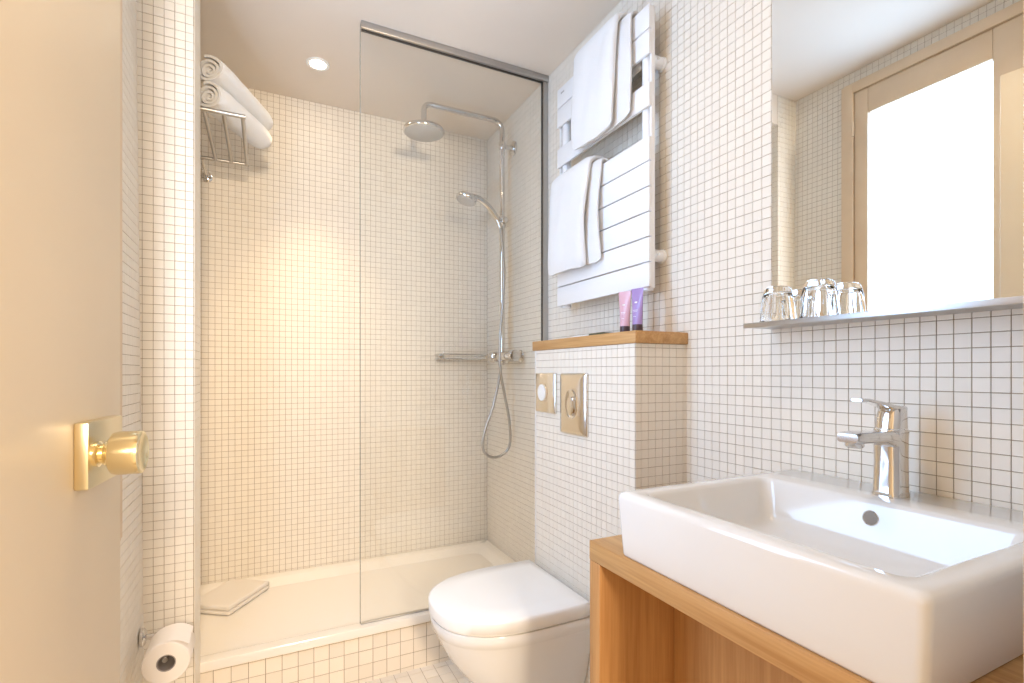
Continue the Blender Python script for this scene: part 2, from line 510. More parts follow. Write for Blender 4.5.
obj('pane', box(B(), *wl(PY0 - 0.005, PY1 + 0.005, PZ0 - 0.005, PZ1 + 0.005, -0.026, -0.018)), M['pane'], sash)
for hz in (0.95, 2.2):
    h = obj('hinge', lathe(B(), [(0, 0), (0.006, 0), (0.006, 0.06), (0.004, 0.066), (0, 0.068)], (0.012, SY1 + 0.002 - (WY0 + WY1) / 2, hz - WZ0), seg=12), M['window_wood'], sash, True)

# ------------------------------------------------------------------ door frame and open door
trim = thing('trim_1', (0.1, YF, 0), 'orange-brown wooden door lining at the right picture edge', 'door frame', kind='structure')
for nm, a in (('jamb', (0.486 - 0.1, 0.512 - 0.1, -0.11, 0.012, 0, 2.19)), ('jamb', (-0.262 - 0.1, -0.236 - 0.1, -0.11, 0.0, 0, 2.19)),
              ('head', (-0.262 - 0.1, 0.512 - 0.1, -0.11, 0.0, 2.165, 2.19))):
    boxo(nm, M['jamb'], trim, *a, bev=0.003)
FE = Vector((-0.1745, 0.836, 0)); DW = 0.672
dd = Vector((0.083, 0.9965, 0)).normalized()
hinge = FE - dd * DW
DT = 0.04
door = thing('door_1', (hinge.x, hinge.y, 0.01), 'cream painted door standing open at the left picture edge', 'door', rotz=-math.atan2(dd.x, dd.y), kind='structure')
boxo('door_leaf', M['door'], door, -DT, 0, 0, DW, 0, 2.14, bev=0.002)
# brass knob set: local x = out of the face, y = along the door
ky, kz = DW - 0.112, 1.014 - 0.01
kp = boxo('knob_plate', M['brass_plate'], door, 0.0, 0.0135, DW - 0.142, DW - 0.038, kz - 0.037, kz + 0.037, bev=0.0022)
kb = lathe(B(), [(0.0, 0.0), (0.014, 0.0), (0.0145, 0.004), (0.011, 0.007), (0.0135, 0.010), (0.0105, 0.014), (0.0105, 0.02)], (0.0135, ky - 0.012, kz), (1, 0, 0), 24)
kn = obj('knob_neck', kb, M['brass'], door, True)
kb = lathe(B(), [(0.0, 0.0), (0.0185, 0.0), (0.0232, 0.003), (0.0246, 0.008), (0.0246, 0.0265), (0.024, 0.030), (0.0215, 0.031), (0.017, 0.029), (0.0, 0.0265)], (0.0275, ky - 0.012, kz), (1, 0, 0), 36)
obj('knob', kb, M['brass'], door, True)
# knob on the far side
kb = lathe(B(), [(0.0, 0.0), (0.0105, 0.0), (0.0105, 0.018), (0.02, 0.018), (0.0258, 0.024), (0.0258, 0.05), (0.02, 0.053), (0, 0.051)], (-DT, ky - 0.012, kz), (-1, 0, 0), 24)
obj('knob', kb, M['brass'], door, True)
boxo('latch_plate', M['brass_plate'], door, -DT * 0.8, -DT * 0.2, DW - 0.001, DW + 0.0012, kz - 0.06, kz + 0.06, bev=0.0005)

# ------------------------------------------------------------------ shower tray and glass
tray = thing('shower_tray', (0.4, 2.15, 0.15), 'white ceramic shower tray behind the tiled upstand', 'shower tray')
bm = B()
def rr_ring(x0, x1, y0, y1, r, z, n=6):
    pts = []
    for cx, cy, a0 in ((x1 - r, y1 - r, 0), (x0 + r, y1 - r, PI / 2), (x0 + r, y0 + r, PI), (x1 - r, y0 + r, 1.5 * PI)):
        for k in range(n + 1):
            a = a0 + PI / 2 * k / n
            pts.append((cx + r * math.cos(a), cy + r * math.sin(a), z))
    return pts
tx0, tx1, ty0, ty1 = XL + 0.004 - 0.4, XR - 0.003 - 0.4, YT - 0.012 - 2.15, YB - 0.003 - 2.15
tx0 = -0.3 - 0.4
rings = [rr_ring(tx0, tx1, ty0, ty1, 0.006, 0.172 - 0.15), rr_ring(tx0, tx1, ty0, ty1, 0.006, 0.194 - 0.15),
         rr_ring(tx0 + 0.003, tx1 - 0.003, ty0 + 0.003, ty1 - 0.003, 0.006, 0.2 - 0.15),
         rr_ring(tx0 + 0.04, tx1 - 0.045, ty0 + 0.045, ty1 - 0.045, 0.03, 0.2 - 0.15),
         rr_ring(tx0 + 0.05, tx1 - 0.058, ty0 + 0.055, ty1 - 0.058, 0.035, 0.196 - 0.15),
         rr_ring(tx0 + 0.07, tx1 - 0.09, ty0 + 0.085, ty1 - 0.09, 0.05, 0.170 - 0.15),
         rr_ring(tx0 + 0.12, tx1 - 0.14, ty0 + 0.13, ty1 - 0.14, 0.06, 0.1645 - 0.15),
         rr_ring(tx0 + 0.5, tx1 - 0.5, ty0 + 0.27, ty1 - 0.27, 0.03, 0.163 - 0.15)]
obj('basin_shell', loft(bm, rings), M['tray'], tray, True, 60)
# waste near the back
obj('waste_cover', lathe(B(), [(0, 0), (0.045, 0), (0.045, 0.004), (0.04, 0.007), (0, 0.008)], (0.5, -0.1, 0.0128), seg=28), M['chrome'], tray, True)

YG = 1.862; GX0 = 0.306
screen = thing('shower_screen', (GX0, YG, 0.2), 'fixed clear glass shower screen in a slim grey metal channel', 'shower screen')
boxo('glass_panel', M['sheet_glass'], screen, 0, XR - GX0 - 0.012, -0.004, 0.004, 0.004, ZLOW - 0.2 - 0.008, bev=0.0006, seg=1, smooth=False)
boxo('polished_edge', M['glass_edge'], screen, -0.0022, -0.0002, -0.004, 0.004, 0.004, ZLOW - 0.2 - 0.0265, bev=0.0004, seg=1)
boxo('top_channel', M['satin'], screen, 0, XR - GX0 - 0.001, -0.016, 0.012, ZLOW - 0.2 - 0.026, ZLOW - 0.2 - 0.0005, bev=0.001)
boxo('wall_channel', M['satin'], screen, XR - GX0 - 0.026, XR - GX0 - 0.0025, -0.011, 0.011, 0.003, ZLOW - 0.2 - 0.0225, bev=0.001)
boxo('top_seal', M['black_seal'], screen, 0.002, XR - GX0 - 0.028, -0.006, 0.006, ZLOW - 0.2 - 0.0282, ZLOW - 0.2 - 0.0262, bev=0.0005)
boxo('wall_seal', M['black_seal'], screen, XR - GX0 - 0.0276, XR - GX0 - 0.0262, -0.006, 0.006, 0.006, ZLOW - 0.2 - 0.027, bev=0.0005)
boxo('bottom_seal', M['satin'], screen, 0.0, XR - GX0 - 0.03, -0.006, 0.006, 0.0002, 0.006, bev=0.0008)

# ------------------------------------------------------------------ shower set
RX, RY = 1.0155, 2.182
sh = thing('shower_column', (RX, RY, 1.18), 'chrome shower column with rain head behind the glass screen', 'shower')
z = lambda h: h - 1.18
obj('riser_pipe', tube(B(), round_path([(0, 0, 0.0), (0, 0, z(2.302)), (-0.384, 0, z(2.302)), (-0.384, 0, z(2.225))], 0.05, 8), 0.0122, 16), M['chrome'], sh, True)
rain = obj('rain_head', lathe(B(), [(0, 0.06), (0.012, 0.06), (0.017, 0.05), (0.018, 0.035), (0.03, 0.03), (0.07, 0.024), (0.088, 0.017), (0.091, 0.009), (0.089, 0.002), (0.086, 0.0), (0, 0.0)], (-0.384, 0, z(2.168)), seg=40), M['chrome'], sh, True)
obj('spray_plate', lathe(B(), [(0, -0.003), (0.08, -0.003), (0.085, 0.0), (0, 0.0)], (-0.384, 0, z(2.168)), seg=40), M['nozzle'], rain, True)
# wall bracket
wb = obj('wall_bracket', tube(B(), [(0.0, 0, z(2.186)), (XR - RX, 0, z(2.186))], 0.010, 16), M['chrome'], sh, True)
obj('rosette', lathe(B(), [(0, 0), (0.036, 0), (0.036, 0.006), (0.03, 0.010), (0.013, 0.012), (0.013, 0.02), (0, 0.02)], (XR - RX - 0.0005, 0, z(2.186)), (-1, 0, 0), 28), M['chrome'], wb, True)
obj('clamp', lathe(B(), [(0, -0.017), (0.015, -0.017), (0.0165, -0.014), (0.0165, 0.014), (0.015, 0.017), (0, 0.017)], (0, 0, z(2.186)), seg=20), M['chrome'], wb, True)
# thermostat mixer along the wall
th = obj('thermostat', lathe(B(), [(0, 0), (0.024, 0), (0.027, 0.003), (0.027, 0.046), (0.023, 0.05), (0.019, 0.052), (0.022, 0.056), (0.022, 0.2), (0.019, 0.204), (0.023, 0.206), (0.027, 0.21), (0.027, 0.255), (0.024, 0.258), (0, 0.258)], (0.0, -0.145, z(1.18)), (0, 1, 0), 28), M['chrome'], sh, True)
for dy in (-0.075, 0.075):
    obj('wall_union', lathe(B(), [(0, 0), (0.03, 0), (0.03, 0.005), (0.024, 0.012), (0.014, 0.014), (0.014, 0.05), (0, 0.05)], (XR - RX - 0.0005, dy, z(1.18)), (-1, 0, 0), 24), M['chrome'], th, True)
obj('outlet_nut', lathe(B(), [(0, 0), (0.013, 0), (0.014, 0.003), (0.014, 0.02), (0.012, 0.024), (0, 0.024)], (-0.004, 0.0, z(1.14)), seg=16), M['chrome'], th, True)
# slider and hand shower
SZ = 1.823
sl = obj('slider', lathe(B(), [(0, -0.026), (0.016, -0.026), (0.019, -0.02), (0.019, 0.02), (0.016, 0.026), (0, 0.026)], (0, 0, z(SZ)), seg=20), M['chrome'], sh, True)
obj('slider_knob', lathe(B(), [(0, 0), (0.013, 0), (0.015, 0.004), (0.015, 0.022), (0.012, 0.026), (0, 0.026)], (0, -0.018, z(SZ)), (0, -1, 0), 18), M['chrome'], sl, True)
p0 = Vector((-0.022, -0.01, z(SZ) - 0.03)); 
hs = smooth_path([(-0.012, -0.008, z(1.79)), (-0.03, -0.008, z(1.832)), (-0.075, -0.01, z(1.882)), (-0.125, -0.012, z(1.912)), (-0.165, -0.012, z(1.916))], 6)
hand = obj('hand_shower', tube(B(), hs, [0.011 + 0.003 * min(1, i / 8) for i in range(len(hs))], 14), M['chrome'], sh, True)
ax = Vector((-0.35, -0.05, -1)).normalized()
obj('spray_head', lathe(B(), [(0, -0.018), (0.02, -0.016), (0.042, -0.006), (0.049, 0.004), (0.049, 0.012), (0.045, 0.017), (0, 0.017)], (-0.185, -0.012, z(1.908)), ax, 30), M['chrome'], hand, True)
obj('spray_plate', lathe(B(), [(0, 0.0), (0.043, 0.0), (0.041, 0.003), (0, 0.003)], Vector((-0.185, -0.012, z(1.908))) + ax * 0.017, ax, 30), M['nozzle'], hand, True)
# hose: loop hanging below the mixer
hp = [(-0.008, 0.0, z(1.142)), (-0.012, 0.0, z(1.09)), (-0.045, 0.0, z(0.95)), (-0.092, 0.0, z(0.82)), (-0.095, 0, z(0.735)), (-0.035, 0.0, z(0.70)), (0.03, -0.012, z(0.745)), (0.028, -0.025, z(0.86)),
      (-0.008, -0.045, z(1.0)), (-0.035, -0.055, z(1.12)), (-0.036, -0.055, z(1.26)), (-0.018, -0.045, z(1.42)), (-0.006, -0.035, z(1.58)), (-0.008, -0.016, z(1.72)), (-0.012, -0.008, z(1.79))]
hp = smooth_path(hp, 24)
obj('hose', tube(B(), hp, [0.0062 + (0.0006 if i % 2 else 0) for i in range(len(hp))], 10), M['satin'], sh, True, 80)

# narrow soap shelf in the shower corner
ss = thing('soap_shelf', (0.92, YB, 1.17), 'slim chrome soap shelf on the back wall left of the shower mixer', 'shelf')
bm = B(); box(bm, -0.14, 0.13, -0.105, -0.003, 0.0, 0.006, bev=0.002); obj('shelf_plate', bm, M['chrome'], ss, True)
obj('rail', tube(B(), round_path([(-0.135, -0.004, 0.026), (-0.135, -0.102, 0.026), (0.125, -0.102, 0.026), (0.125, -0.004, 0.026)], 0.03), 0.004, 10), M['chrome'], ss, True)
for px in (-0.13, 0.12):
    obj('rail_post', tube(B(), [(px, -0.085, 0.004), (px, -0.085, 0.026)], 0.003, 8), M['chrome'], ss, True)
obj('knob_cap', lathe(B(), [(0, 0), (0.012, 0), (0.014, 0.004), (0.012, 0.008), (0, 0.009)], (-0.135, -0.104, 0.014), (0, -1, 0), 16), M['chrome'], ss, True)

# ------------------------------------------------------------------ towel rack with rolled towels
RZ = 1.95
rk = thing('towel_rack', (-0.15, 2.1, RZ), 'chrome bar towel rack high in the shower behind the partition', 'towel rack')
for xb in (-0.068, -0.123, -0.178, -0.234, -0.288):
    obj('bar', tube(B(), [(xb + 0.15, 1.885 - 2.1, 0), (xb + 0.15, 2.312 - 2.1, 0)], 0.0068, 10), M['satin'], rk, True)
for yb in (1.885, 2.312):
    obj('cross_rail', tube(B(), [(-0.296 + 0.15, yb - 2.1, 0), (-0.06 + 0.15, yb - 2.1, 0)], 0.0072, 10), M['satin'], rk, True)
for xb in (-0.225, -0.288):
    a = obj('wall_arm', tube(B(), round_path([(xb + 0.15, 2.312 - 2.1, -0.004), (xb + 0.15, 2.36 - 2.1, -0.012), (xb + 0.15, YB - 2.1, -0.012)], 0.02), 0.006, 10), M['chrome'], rk, True)
    obj('rosette', lathe(B(), [(0, 0), (0.02, 0), (0.02, 0.005), (0.015, 0.008), (0, 0.009)], (xb + 0.15, YB - 2.1 - 0.0025, -0.012), (0, -1, 0), 20), M['chrome'], a, True)

def rolled_towel(a, b, r, label, seed):
    rnd = random.Random(seed)
    a = Vector(a); b = Vector(b); L = (b - a).length; d = (b - a).normalized()
    side = d.cross(Vector((0, 0, 1))).normalized(); up = side.cross(d)
    t = thing('rolled_towel', (a + b) / 2 - Vector((0, 0, r)), label, 'towel', 'rolled towels on the rack')
    mid = (a + b) / 2 - Vector((0, 0, r))
    turns = 3.2; n = 96; th_ = r / turns * 0.42
    bm = B(); rings = []
    ns = 14
    for j in range(ns + 1):
        s = j / ns
        e = min(s, 1 - s) * ns
        shrink = 1 - 0.13 * math.exp(-e * 1.3) - (0.10 * s)
        ring_o = []; ring_i = []
        for i in range(n + 1):
            q = i / n
            ang = q * turns * 2 * PI + 0.6
            rad = (0.10 + 0.90 * q) * r * shrink
            rad *= 1 + 0.03 * math.sin(3 * ang + seed) + 0.015 * math.sin(5 * s * 6 + ang)
            cen = a + d * (L * s + (0.012 * (1 - q) if j == 0 else 0) - (0.012 * (1 - q) if j == ns else 0))
            dirv = side * math.cos(ang) * 1.06 + up * math.sin(ang) * 0.96
            ring_o.append(cen + dirv * rad - mid)
            k_ = (1.15 if j in (0, ns) else (1.75 if j in (1, ns - 1) else 2.0))
            ring_i.append(cen + dirv * max(rad - th_ * k_, 0.0005) - mid)
        rings.append(ring_o + list(reversed(ring_i)))
    loft(bm, rings)
    obj('terry_roll', bm, M['towel'], t, True, 75)
    return t
rolled_towel((-0.172, 1.925, RZ + 0.066), (-0.012, 2.20, RZ + 0.062), 0.055, 'white rolled towel lying on the rack bars, the lower one', 3)
rolled_towel((-0.172, 1.945, RZ + 0.165), (-0.010, 2.255, RZ + 0.152), 0.056, 'white rolled towel on top of the other, the upper one', 8)

# folded bath mat in the tray
bmx = Vector((-0.128, 2.352, 0.1725)); ang = math.atan2(0.198, 0.138)
mat_t = thing('folded_bath_mat', bmx, 'folded cream bath mat lying in the shower tray', 'bath mat', rotz=ang)
for k, (l0, l1, w, z0, z1) in enumerate(((-0.125, 0.12, 0.09, 0.0, 0.017), (-0.122, 0.12, 0.088, 0.0175, 0.037))):
    bm = B()
    box(bm, l0, l1, -w, w, z0, z1, bev=0.0075, seg=3)
    bmesh.ops.subdivide_edges(bm, edges=[e for e in bm.edges if e.calc_length() > 0.1], cuts=10, use_grid_fill=True)
    for v in bm.verts:
        v.co.z += 0.0015 * math.sin(v.co.x * 40 + k) * math.sin(v.co.y * 30) * (1 if v.co.z > 0.02 else 0.2) + (0.001 if k == 0 else 0)
    obj('folded_layer', bm, M['towel_warm'], mat_t, True, 60)
bm = B()
pts = [Vector((0.113, 0, 0.003)), Vector((0.123, 0, 0.007)), Vector((0.1265, 0, 0.0185)), Vector((0.123, 0, 0.030)), Vector((0.113, 0, 0.0365))]
R2 = []
for p in pts: R2.append([p + Vector((0, -0.088, 0)), p + Vector((0, 0.088, 0)), p + Vector((-0.006, 0.088, 0)), p + Vector((-0.006, -0.088, 0))])
obj('fold', loft(bm, R2), M['towel_warm'], mat_t, True, 60)

# ------------------------------------------------------------------ towel radiator
RF, RBK = 0.998, 1.02
ry0, ry1 = 1.135, 1.647
rad = thing('towel_radiator', (1.01, (ry0 + ry1) / 2, 1.35), 'white flat-panel towel radiator on the tiled wall', 'radiator')
rl = lambda x0, x1, y0, y1, z0, z1: (x0 - 1.01, x1 - 1.01, y0 - (ry0 + ry1) / 2, y1 - (ry0 + ry1) / 2, z0 - 1.35, z1 - 1.35)
zt = 2.177; P = 0.0735
slats = [zt, zt - P, 1.951] + [1.7925 - k * P for k in range(6)]
for zz in slats:
    boxo('slat', M['radiator'], rad, *rl(RF, RF + 0.010, ry0, ry1, zz - P + 0.0035, zz), bev=0.0022)
for yc in (ry0 + 0.032, ry1 - 0.032):
    obj('collector_tube', tube(B(), [(0.012, yc - (ry0 + ry1) / 2, -0.002), (0.012, yc - (ry0 + ry1) / 2, zt - 1.35 - 0.002)], 0.0165, 20), M['radiator'], rad, True)
    for zb in (2.035, 1.455):
        br = obj('wall_bracket', lathe(B(), [(0, 0), (0.018, 0), (0.018, 0.04), (0.021, 0.042), (0.021, 0.0585), (0, 0.0585)], (0.02, yc - (ry0 + ry1) / 2 - 0.0, zb - 1.35), (1, 0, 0), 20), M['radiator'], rad, True)
        obj('bracket_screw', lathe(B(), [(0, 0), (0.004, 0), (0.004, 0.006), (0, 0.006)], (0.035, yc - (ry0 + ry1) / 2 - 0.014, zb - 1.35), (0, -1, 0), 10), M['chrome'], br, True)
# end caps of the panels
for yc, e in ((ry0, 1), (ry1, -1)):
    boxo('side_rail', M['radiator'], rad, *rl(RF + 0.0102, RBK + 0.002, min(yc + e * 0.001, yc + e * 0.009), max(yc + e * 0.001, yc + e * 0.009), 1.352, zt - 0.002), bev=0.001)
# maker's mark: small grey print on the top slat (too small to read)
bm = B()
for k in range(4): box(bm, RF - 0.0006 - 1.01, RF - 1.01 + 0.0004, ry1 - 0.032 - k * 0.006 - (ry0 + ry1) / 2, ry1 - 0.028 - k * 0.006 - (ry0 + ry1) / 2, zt - 0.026 - 1.35, zt - 0.02 - 1.35)
obj('maker_mark', bm, M['satin'], rad)

def draped_towel(y0, y1, ztop, zfront, zback, label, outer_y0, seed):
    """towel folded lengthwise and hung over a radiator slat"""
    t = thing('hand_towel', (RF, (y0 + y1) / 2, zfront), label, 'towel', 'hand towels on the radiator')
    yc = (y0 + y1) / 2
    rnd = random.Random(seed)
    slant = 0.022
    def sheet(ya, yb, xo, thick, zf, zb, lift, name):
        # centre line in x-z, front bottom -> over the slat -> back bottom
        prof = []
        nf = 14
        for k in range(nf + 1):
            s = k / nf
            bulge = 0.010 * math.sin(PI * s) + 0.012 * (1 - s) ** 2
            prof.append((RF - xo - bulge * 0.6, zf + (ztop - zf) * s))
        for k in range(1, 7):
            a = PI * k / 7
            rx = (0.010 + 2 * xo + 0.002) / 2
            prof.append((RF - xo + rx - rx * math.cos(a), ztop + (lift) * math.sin(a)))
        nb = 8
        for k in range(nb + 1):
            s = k / nb
            prof.append((RF + 0.012 + xo, ztop + (zb - ztop) * s))
        pr = [Vector((x, 0, z_)) for x, z_ in prof]
        nrm = []
        for i in range(len(pr)):
            a = pr[max(0, i - 1)]; b = pr[min(len(pr) - 1, i + 1)]
            d = (b - a).normalized(); nrm.append(Vector((-d.z, 0, d.x)))
        ny = 18; rings = []
        for j in range(ny + 1):
            s = j / ny
            e = min(s, 1 - s) * ny
            h = thick * (0.30, 0.72, 0.92, 1.0)[min(3, int(round(e)))] * 0.5
            y = ya + (yb - ya) * s
            out = []; inn = []
            for i, (p, n_) in enumerate(zip(pr, nrm)):
                w = i / len(pr)
                wob = 0.0022 * math.sin(s * 9 + w * 14 + seed) + 0.0022 * math.sin(s * 4 - w * 7 + 2 * seed) + 0.0008 * math.sin(s * 21 + w * 9 + seed)
                if lift > 0.02: wob += 0.005 * (1 - s) * math.sin(PI * min(1, w * 2.2))
                if i > nf: wob *= 0.2
                endr = 0.3 if i in (0, len(pr) - 1) else (0.75 if i == 1 else (0.93 if i == 2 else 1.0))
                edge = 0.0025 * math.sin(w * 11 + seed) * (1 if j in (0, ny) else 0)
                base = p + Vector((-wob if i <= nf else 0, y + edge, 0))
                base = Vector((base.x, base.y, base.z))
                if i <= 2: base.z += (0.004 * math.sin(s * 5 + seed) + 0.010 * max(0, 1 - e / 2.0) ** 2) * (1 - i / 3)
                if lift > 0.02 and i <= nf: base.y += slant * (1 - s) ** 2 * (1 - i / nf)
                out.append(base + n_ * h * endr); inn.append(base - n_ * h * endr)
            ring = out + list(reversed(inn))
            rings.append([(v.x - RF, v.y - yc, v.z - zfront) for v in ring])
        return obj(name, loft(B(), rings), M['towel'], t, True, 70)
    sheet(y0, y1, 0.0105, 0.017, zfront + 0.004, zback, 0.013, 'inner_layer')
    sheet(outer_y0, y1 + 0.004, 0.0325, 0.027, zfront - 0.004, zback + 0.03, 0.032, 'outer_layer')
    return t
draped_towel(1.195, 1.475, 2.179, 1.872, 2.02, 'white towel folded over the top edge of the radiator', 1.232, 2)
draped_towel(1.352, 1.632, 1.7945, 1.468, 1.60, 'white towel folded over the lower panel of the radiator', 1.385, 5)

# ------------------------------------------------------------------ oak ledge on the boxing, tubes and packets
ledge = boxo('oak_ledge', M['oak_y'], None, XB - 0.006, XR - 0.0025, YB0 - 0.008, YB1 + 0.018, ZB + 0.0005, 1.218, bev=0.0015)
tag(ledge, 'oak ledge capping the tiled boxing below the radiator', 'shelf')

def gel_tube(x, y, h, m, label, rz):
    t = thing('gel_tube', (x, y, 1.218), label, 'tube', 'toiletry tubes on the oak ledge', rotz=rz)
    rings = []
    for k in range(12):
        s = k / 11
        zz = 0.024 + (h - 0.024) * s
        rx = 0.0145 * (1 - s) + 0.0012 * s
        ryy = 0.0145 * (1 - s) + 0.0215 * s
        if s > 0.9: rx = 0.0014
        rings.append([(rx * math.cos(2 * PI * i / 24), ryy * math.sin(2 * PI * i / 24), zz) for i in range(24)])
    body = obj('tube_body', loft(B(), rings), m, t, True, 60)
    obj('cap', lathe(B(), [(0, 0), (0.0142, 0), (0.0148, 0.002), (0.0148, 0.023), (0.0135, 0.0245), (0, 0.0245)], (0, 0, 0), seg=24), M['dark_cap'], t, True)
    bm = B()
    rxs = lambda s: 0.0145 * (1 - s) + 0.0012 * s
    for (zz, w_, hh) in ((0.085, 0.0045, 0.0045), (0.064, 0.0075, 0.0014), (0.060, 0.006, 0.0010), (0.046, 0.004, 0.0010)):
        s = (zz - 0.024) / (h - 0.024)
        xx = -rxs(s) - 0.0004
        box(bm, xx - 0.0003, xx + 0.003, -w_, w_, zz, zz + hh)
    obj('print', bm, M['print'], body)
    return t
gel_tube(0.962, 1.199, 0.128, M['pink'], 'small pink toiletry tube standing on its dark cap', 0.35)
gel_tube(0.958, 1.138, 0.128, M['purple'], 'small purple toiletry tube beside the pink one', 0.2)
pk = boxo('soap_packet', M['packet'], None, 0.925, 0.985, 1.255, 1.335, 1.218, 1.2275, bev=0.003)
tag(pk, 'flat dark green packet lying on the oak ledge', 'packet')
pk2 = boxo('soap_packet', M['packet_white'], None, 0.925, 0.985, 1.345, 1.43, 1.218, 1.2265, bev=0.003)
tag(pk2, 'flat white packet lying on the oak ledge left of dark one', 'packet')

# ------------------------------------------------------------------ flush plates
fp = thing('flush_plate', (XB - TH, 1.362, 1.003), 'large chrome flush plate with an oval push button', 'flush plate')
W2, H2 = 0.0765, 0.0985
def plate_ring(w, h, x, r=0.004, n=3):
    return [(x, p[0], p[1]) for p in [(q[0], q[1]) for q in rr_ring(-w, w, -h, h, r, 0, n)]]
obj('plate', loft(B(), [plate_ring(W2, H2, 0), plate_ring(W2, H2, -0.006), plate_ring(W2 - 0.004, H2 - 0.004, -0.011), plate_ring(W2 - 0.02, H2 - 0.012, -0.0145), plate_ring(W2 - 0.05, H2 - 0.045, -0.0155)]), M['nickel'], fp, True, 35)
def oval(a, b, x, n=36): return [(x, a * math.cos(2 * PI * k / n), b * math.sin(2 * PI * k / n)) for k in range(n)]
bt = obj('button', loft(B(), [oval(0.034, 0.048, -0.014), oval(0.034, 0.048, -0.0178), oval(0.0315, 0.0455, -0.019), oval(0.028, 0.042, -0.0172)]), M['chrome'], fp, True, 35)
obj('small_button', loft(B(), [[(p[0], p[1], p[2] - 0.006) for p in oval(0.018, 0.03, -0.0168)], [(p[0], p[1], p[2] - 0.006) for p in oval(0.018, 0.03, -0.0195)], [(p[0], p[1], p[2] - 0.006) for p in oval(0.014, 0.026, -0.0205)]]), M['nickel'], bt, True, 35)
sp = thing('flush_plate', (XB - TH, 1.541, 1.033), 'small square chrome plate with a round white button', 'flush plate')
S2 = 0.069
obj('plate', loft(B(), [plate_ring(S2, S2, 0), plate_ring(S2, S2, -0.008), plate_ring(S2 - 0.002, S2 - 0.002, -0.0095)]), M['nickel'], sp, True, 30)
boxo('polished_strip', M['chrome'], sp, -0.0115, -0.0094, -S2 + 0.002, -S2 + 0.045, -S2 + 0.002, S2 - 0.002, bev=0.0005)
obj('button_ring', loft(B(), [[(p[0], p[1] + 0.016, p[2]) for p in oval(0.034, 0.036, -0.0093)], [(p[0], p[1] + 0.016, p[2]) for p in oval(0.034, 0.036, -0.0115)], [(p[0], p[1] + 0.016, p[2]) for p in oval(0.030, 0.032, -0.012)]]), M['nickel'], sp, True, 30)
obj('button', loft(B(), [[(p[0], p[1] + 0.016, p[2]) for p in oval(0.027, 0.029, -0.0115)], [(p[0], p[1] + 0.016, p[2]) for p in oval(0.027, 0.029, -0.0145)], [(p[0], p[1] + 0.016, p[2]) for p in oval(0.022, 0.024, -0.0155)]]), M['white_plastic'], sp, True, 35)

# ------------------------------------------------------------------ wall-hung toilet
TY = 1.44
wc = thing('toilet', (0.88, TY, 0.06), 'white wall-hung toilet with closed lid below the flush plates', 'toilet')
def D_ring(xf, xb, w, zz, n=24, sq=2.35):
    """D outline: straight sides from the wall, super-elliptic nose towards -x"""
    pts = []
    L = xb - xf
    nose = min(L * 0.98, max(w * 1.35, L * 0.62))
    xc = xf + nose
    pts.append((xb, w, zz)); 
    for k in range(1, 4): pts.append((xb + (xc - xb) * k / 4, w, zz))
    for k in range(n + 1):
        a = PI / 2 + PI * k / n
        c_, s_ = math.cos(a), math.sin(a)
        pts.append((xc + nose * -abs(c_) ** (2 / sq), w * math.copysign(abs(s_) ** (2 / sq), s_), zz))
    for k in range(1, 4): pts.append((xc + (xb - xc) * k / 4, -w, zz))
    pts.append((xb, -w, zz))
    return [(x - 0.88, y, z_ - 0.06) for x, y, z_ in pts]
# bowl
sec = [(0.085, 0.66, 0.892, 0.105), (0.10, 0.625, 0.892, 0.12), (0.15, 0.575, 0.892, 0.138), (0.20, 0.53, 0.892, 0.152), (0.25, 0.494, 0.892, 0.164), (0.30, 0.468, 0.892, 0.175), (0.328, 0.456, 0.892, 0.182),
       (0.334, 0.4545, 0.892, 0.184), (0.339, 0.449, 0.892, 0.188), (0.366, 0.445, 0.892, 0.1905), (0.370, 0.448, 0.892, 0.188)]
obj('bowl', loft(B(), [D_ring(a[1], a[2] - 0.0025, a[3], a[0]) for a in sec]), M['ceramic'], wc, True, 50)
obj('seat', loft(B(), [D_ring(0.452, 0.868, 0.184, 0.3705), D_ring(0.450, 0.868, 0.186, 0.372), D_ring(0.450, 0.868, 0.186, 0.377), D_ring(0.452, 0.868, 0.184, 0.3778)]), M['seat'], wc, True, 50)
obj('lid', loft(B(), [D_ring(0.447, 0.87, 0.189, 0.378), D_ring(0.442, 0.872, 0.1935, 0.3805), D_ring(0.4405, 0.872, 0.195, 0.409), D_ring(0.443, 0.871, 0.193, 0.4155), D_ring(0.451, 0.868, 0.188, 0.4185), D_ring(0.53, 0.84, 0.13, 0.4205)]), M['seat'], wc, True, 60)
boxo('hinge_bar', M['ceramic'], wc, 0.874 - 0.88, 0.8905 - 0.88, -0.178, 0.178, 0.372 - 0.06, 0.405 - 0.06, bev=0.004)

# ------------------------------------------------------------------ paper roll
hz = 0.395
hd = thing('paper_holder', (-0.303, 1.645, hz), 'chrome paper roll holder on the left wall by the partition', 'holder')
obj('rosette', lathe(B(), [(0, 0), (0.024, 0), (0.024, 0.006), (0.018, 0.011), (0, 0.012)], (0.0035, 0, 0), (1, 0, 0), 24), M['chrome'], hd, True)
obj('arm', tube(B(), round_path([(0.008, 0, 0), (0.078, 0, 0), (0.08, -0.155, 0.0)], 0.02), 0.0062, 12), M['chrome'], hd, True)
pr = thing('paper_roll', (-0.222, 1.49, 0.3373), 'white toilet paper roll hanging on the chrome holder', 'paper roll')
bm = B()
prof = [(0.021, -0.05), (0.0495, -0.05), (0.0515, -0.048), (0.0515, 0.048), (0.0495, 0.05), (0.021, 0.05), (0.021, -0.05)]
obj('paper_body', lathe(bm, prof, (0, 0.058, 0.046), (0, -1, 0), 40), M['paper'], pr, True, 45)
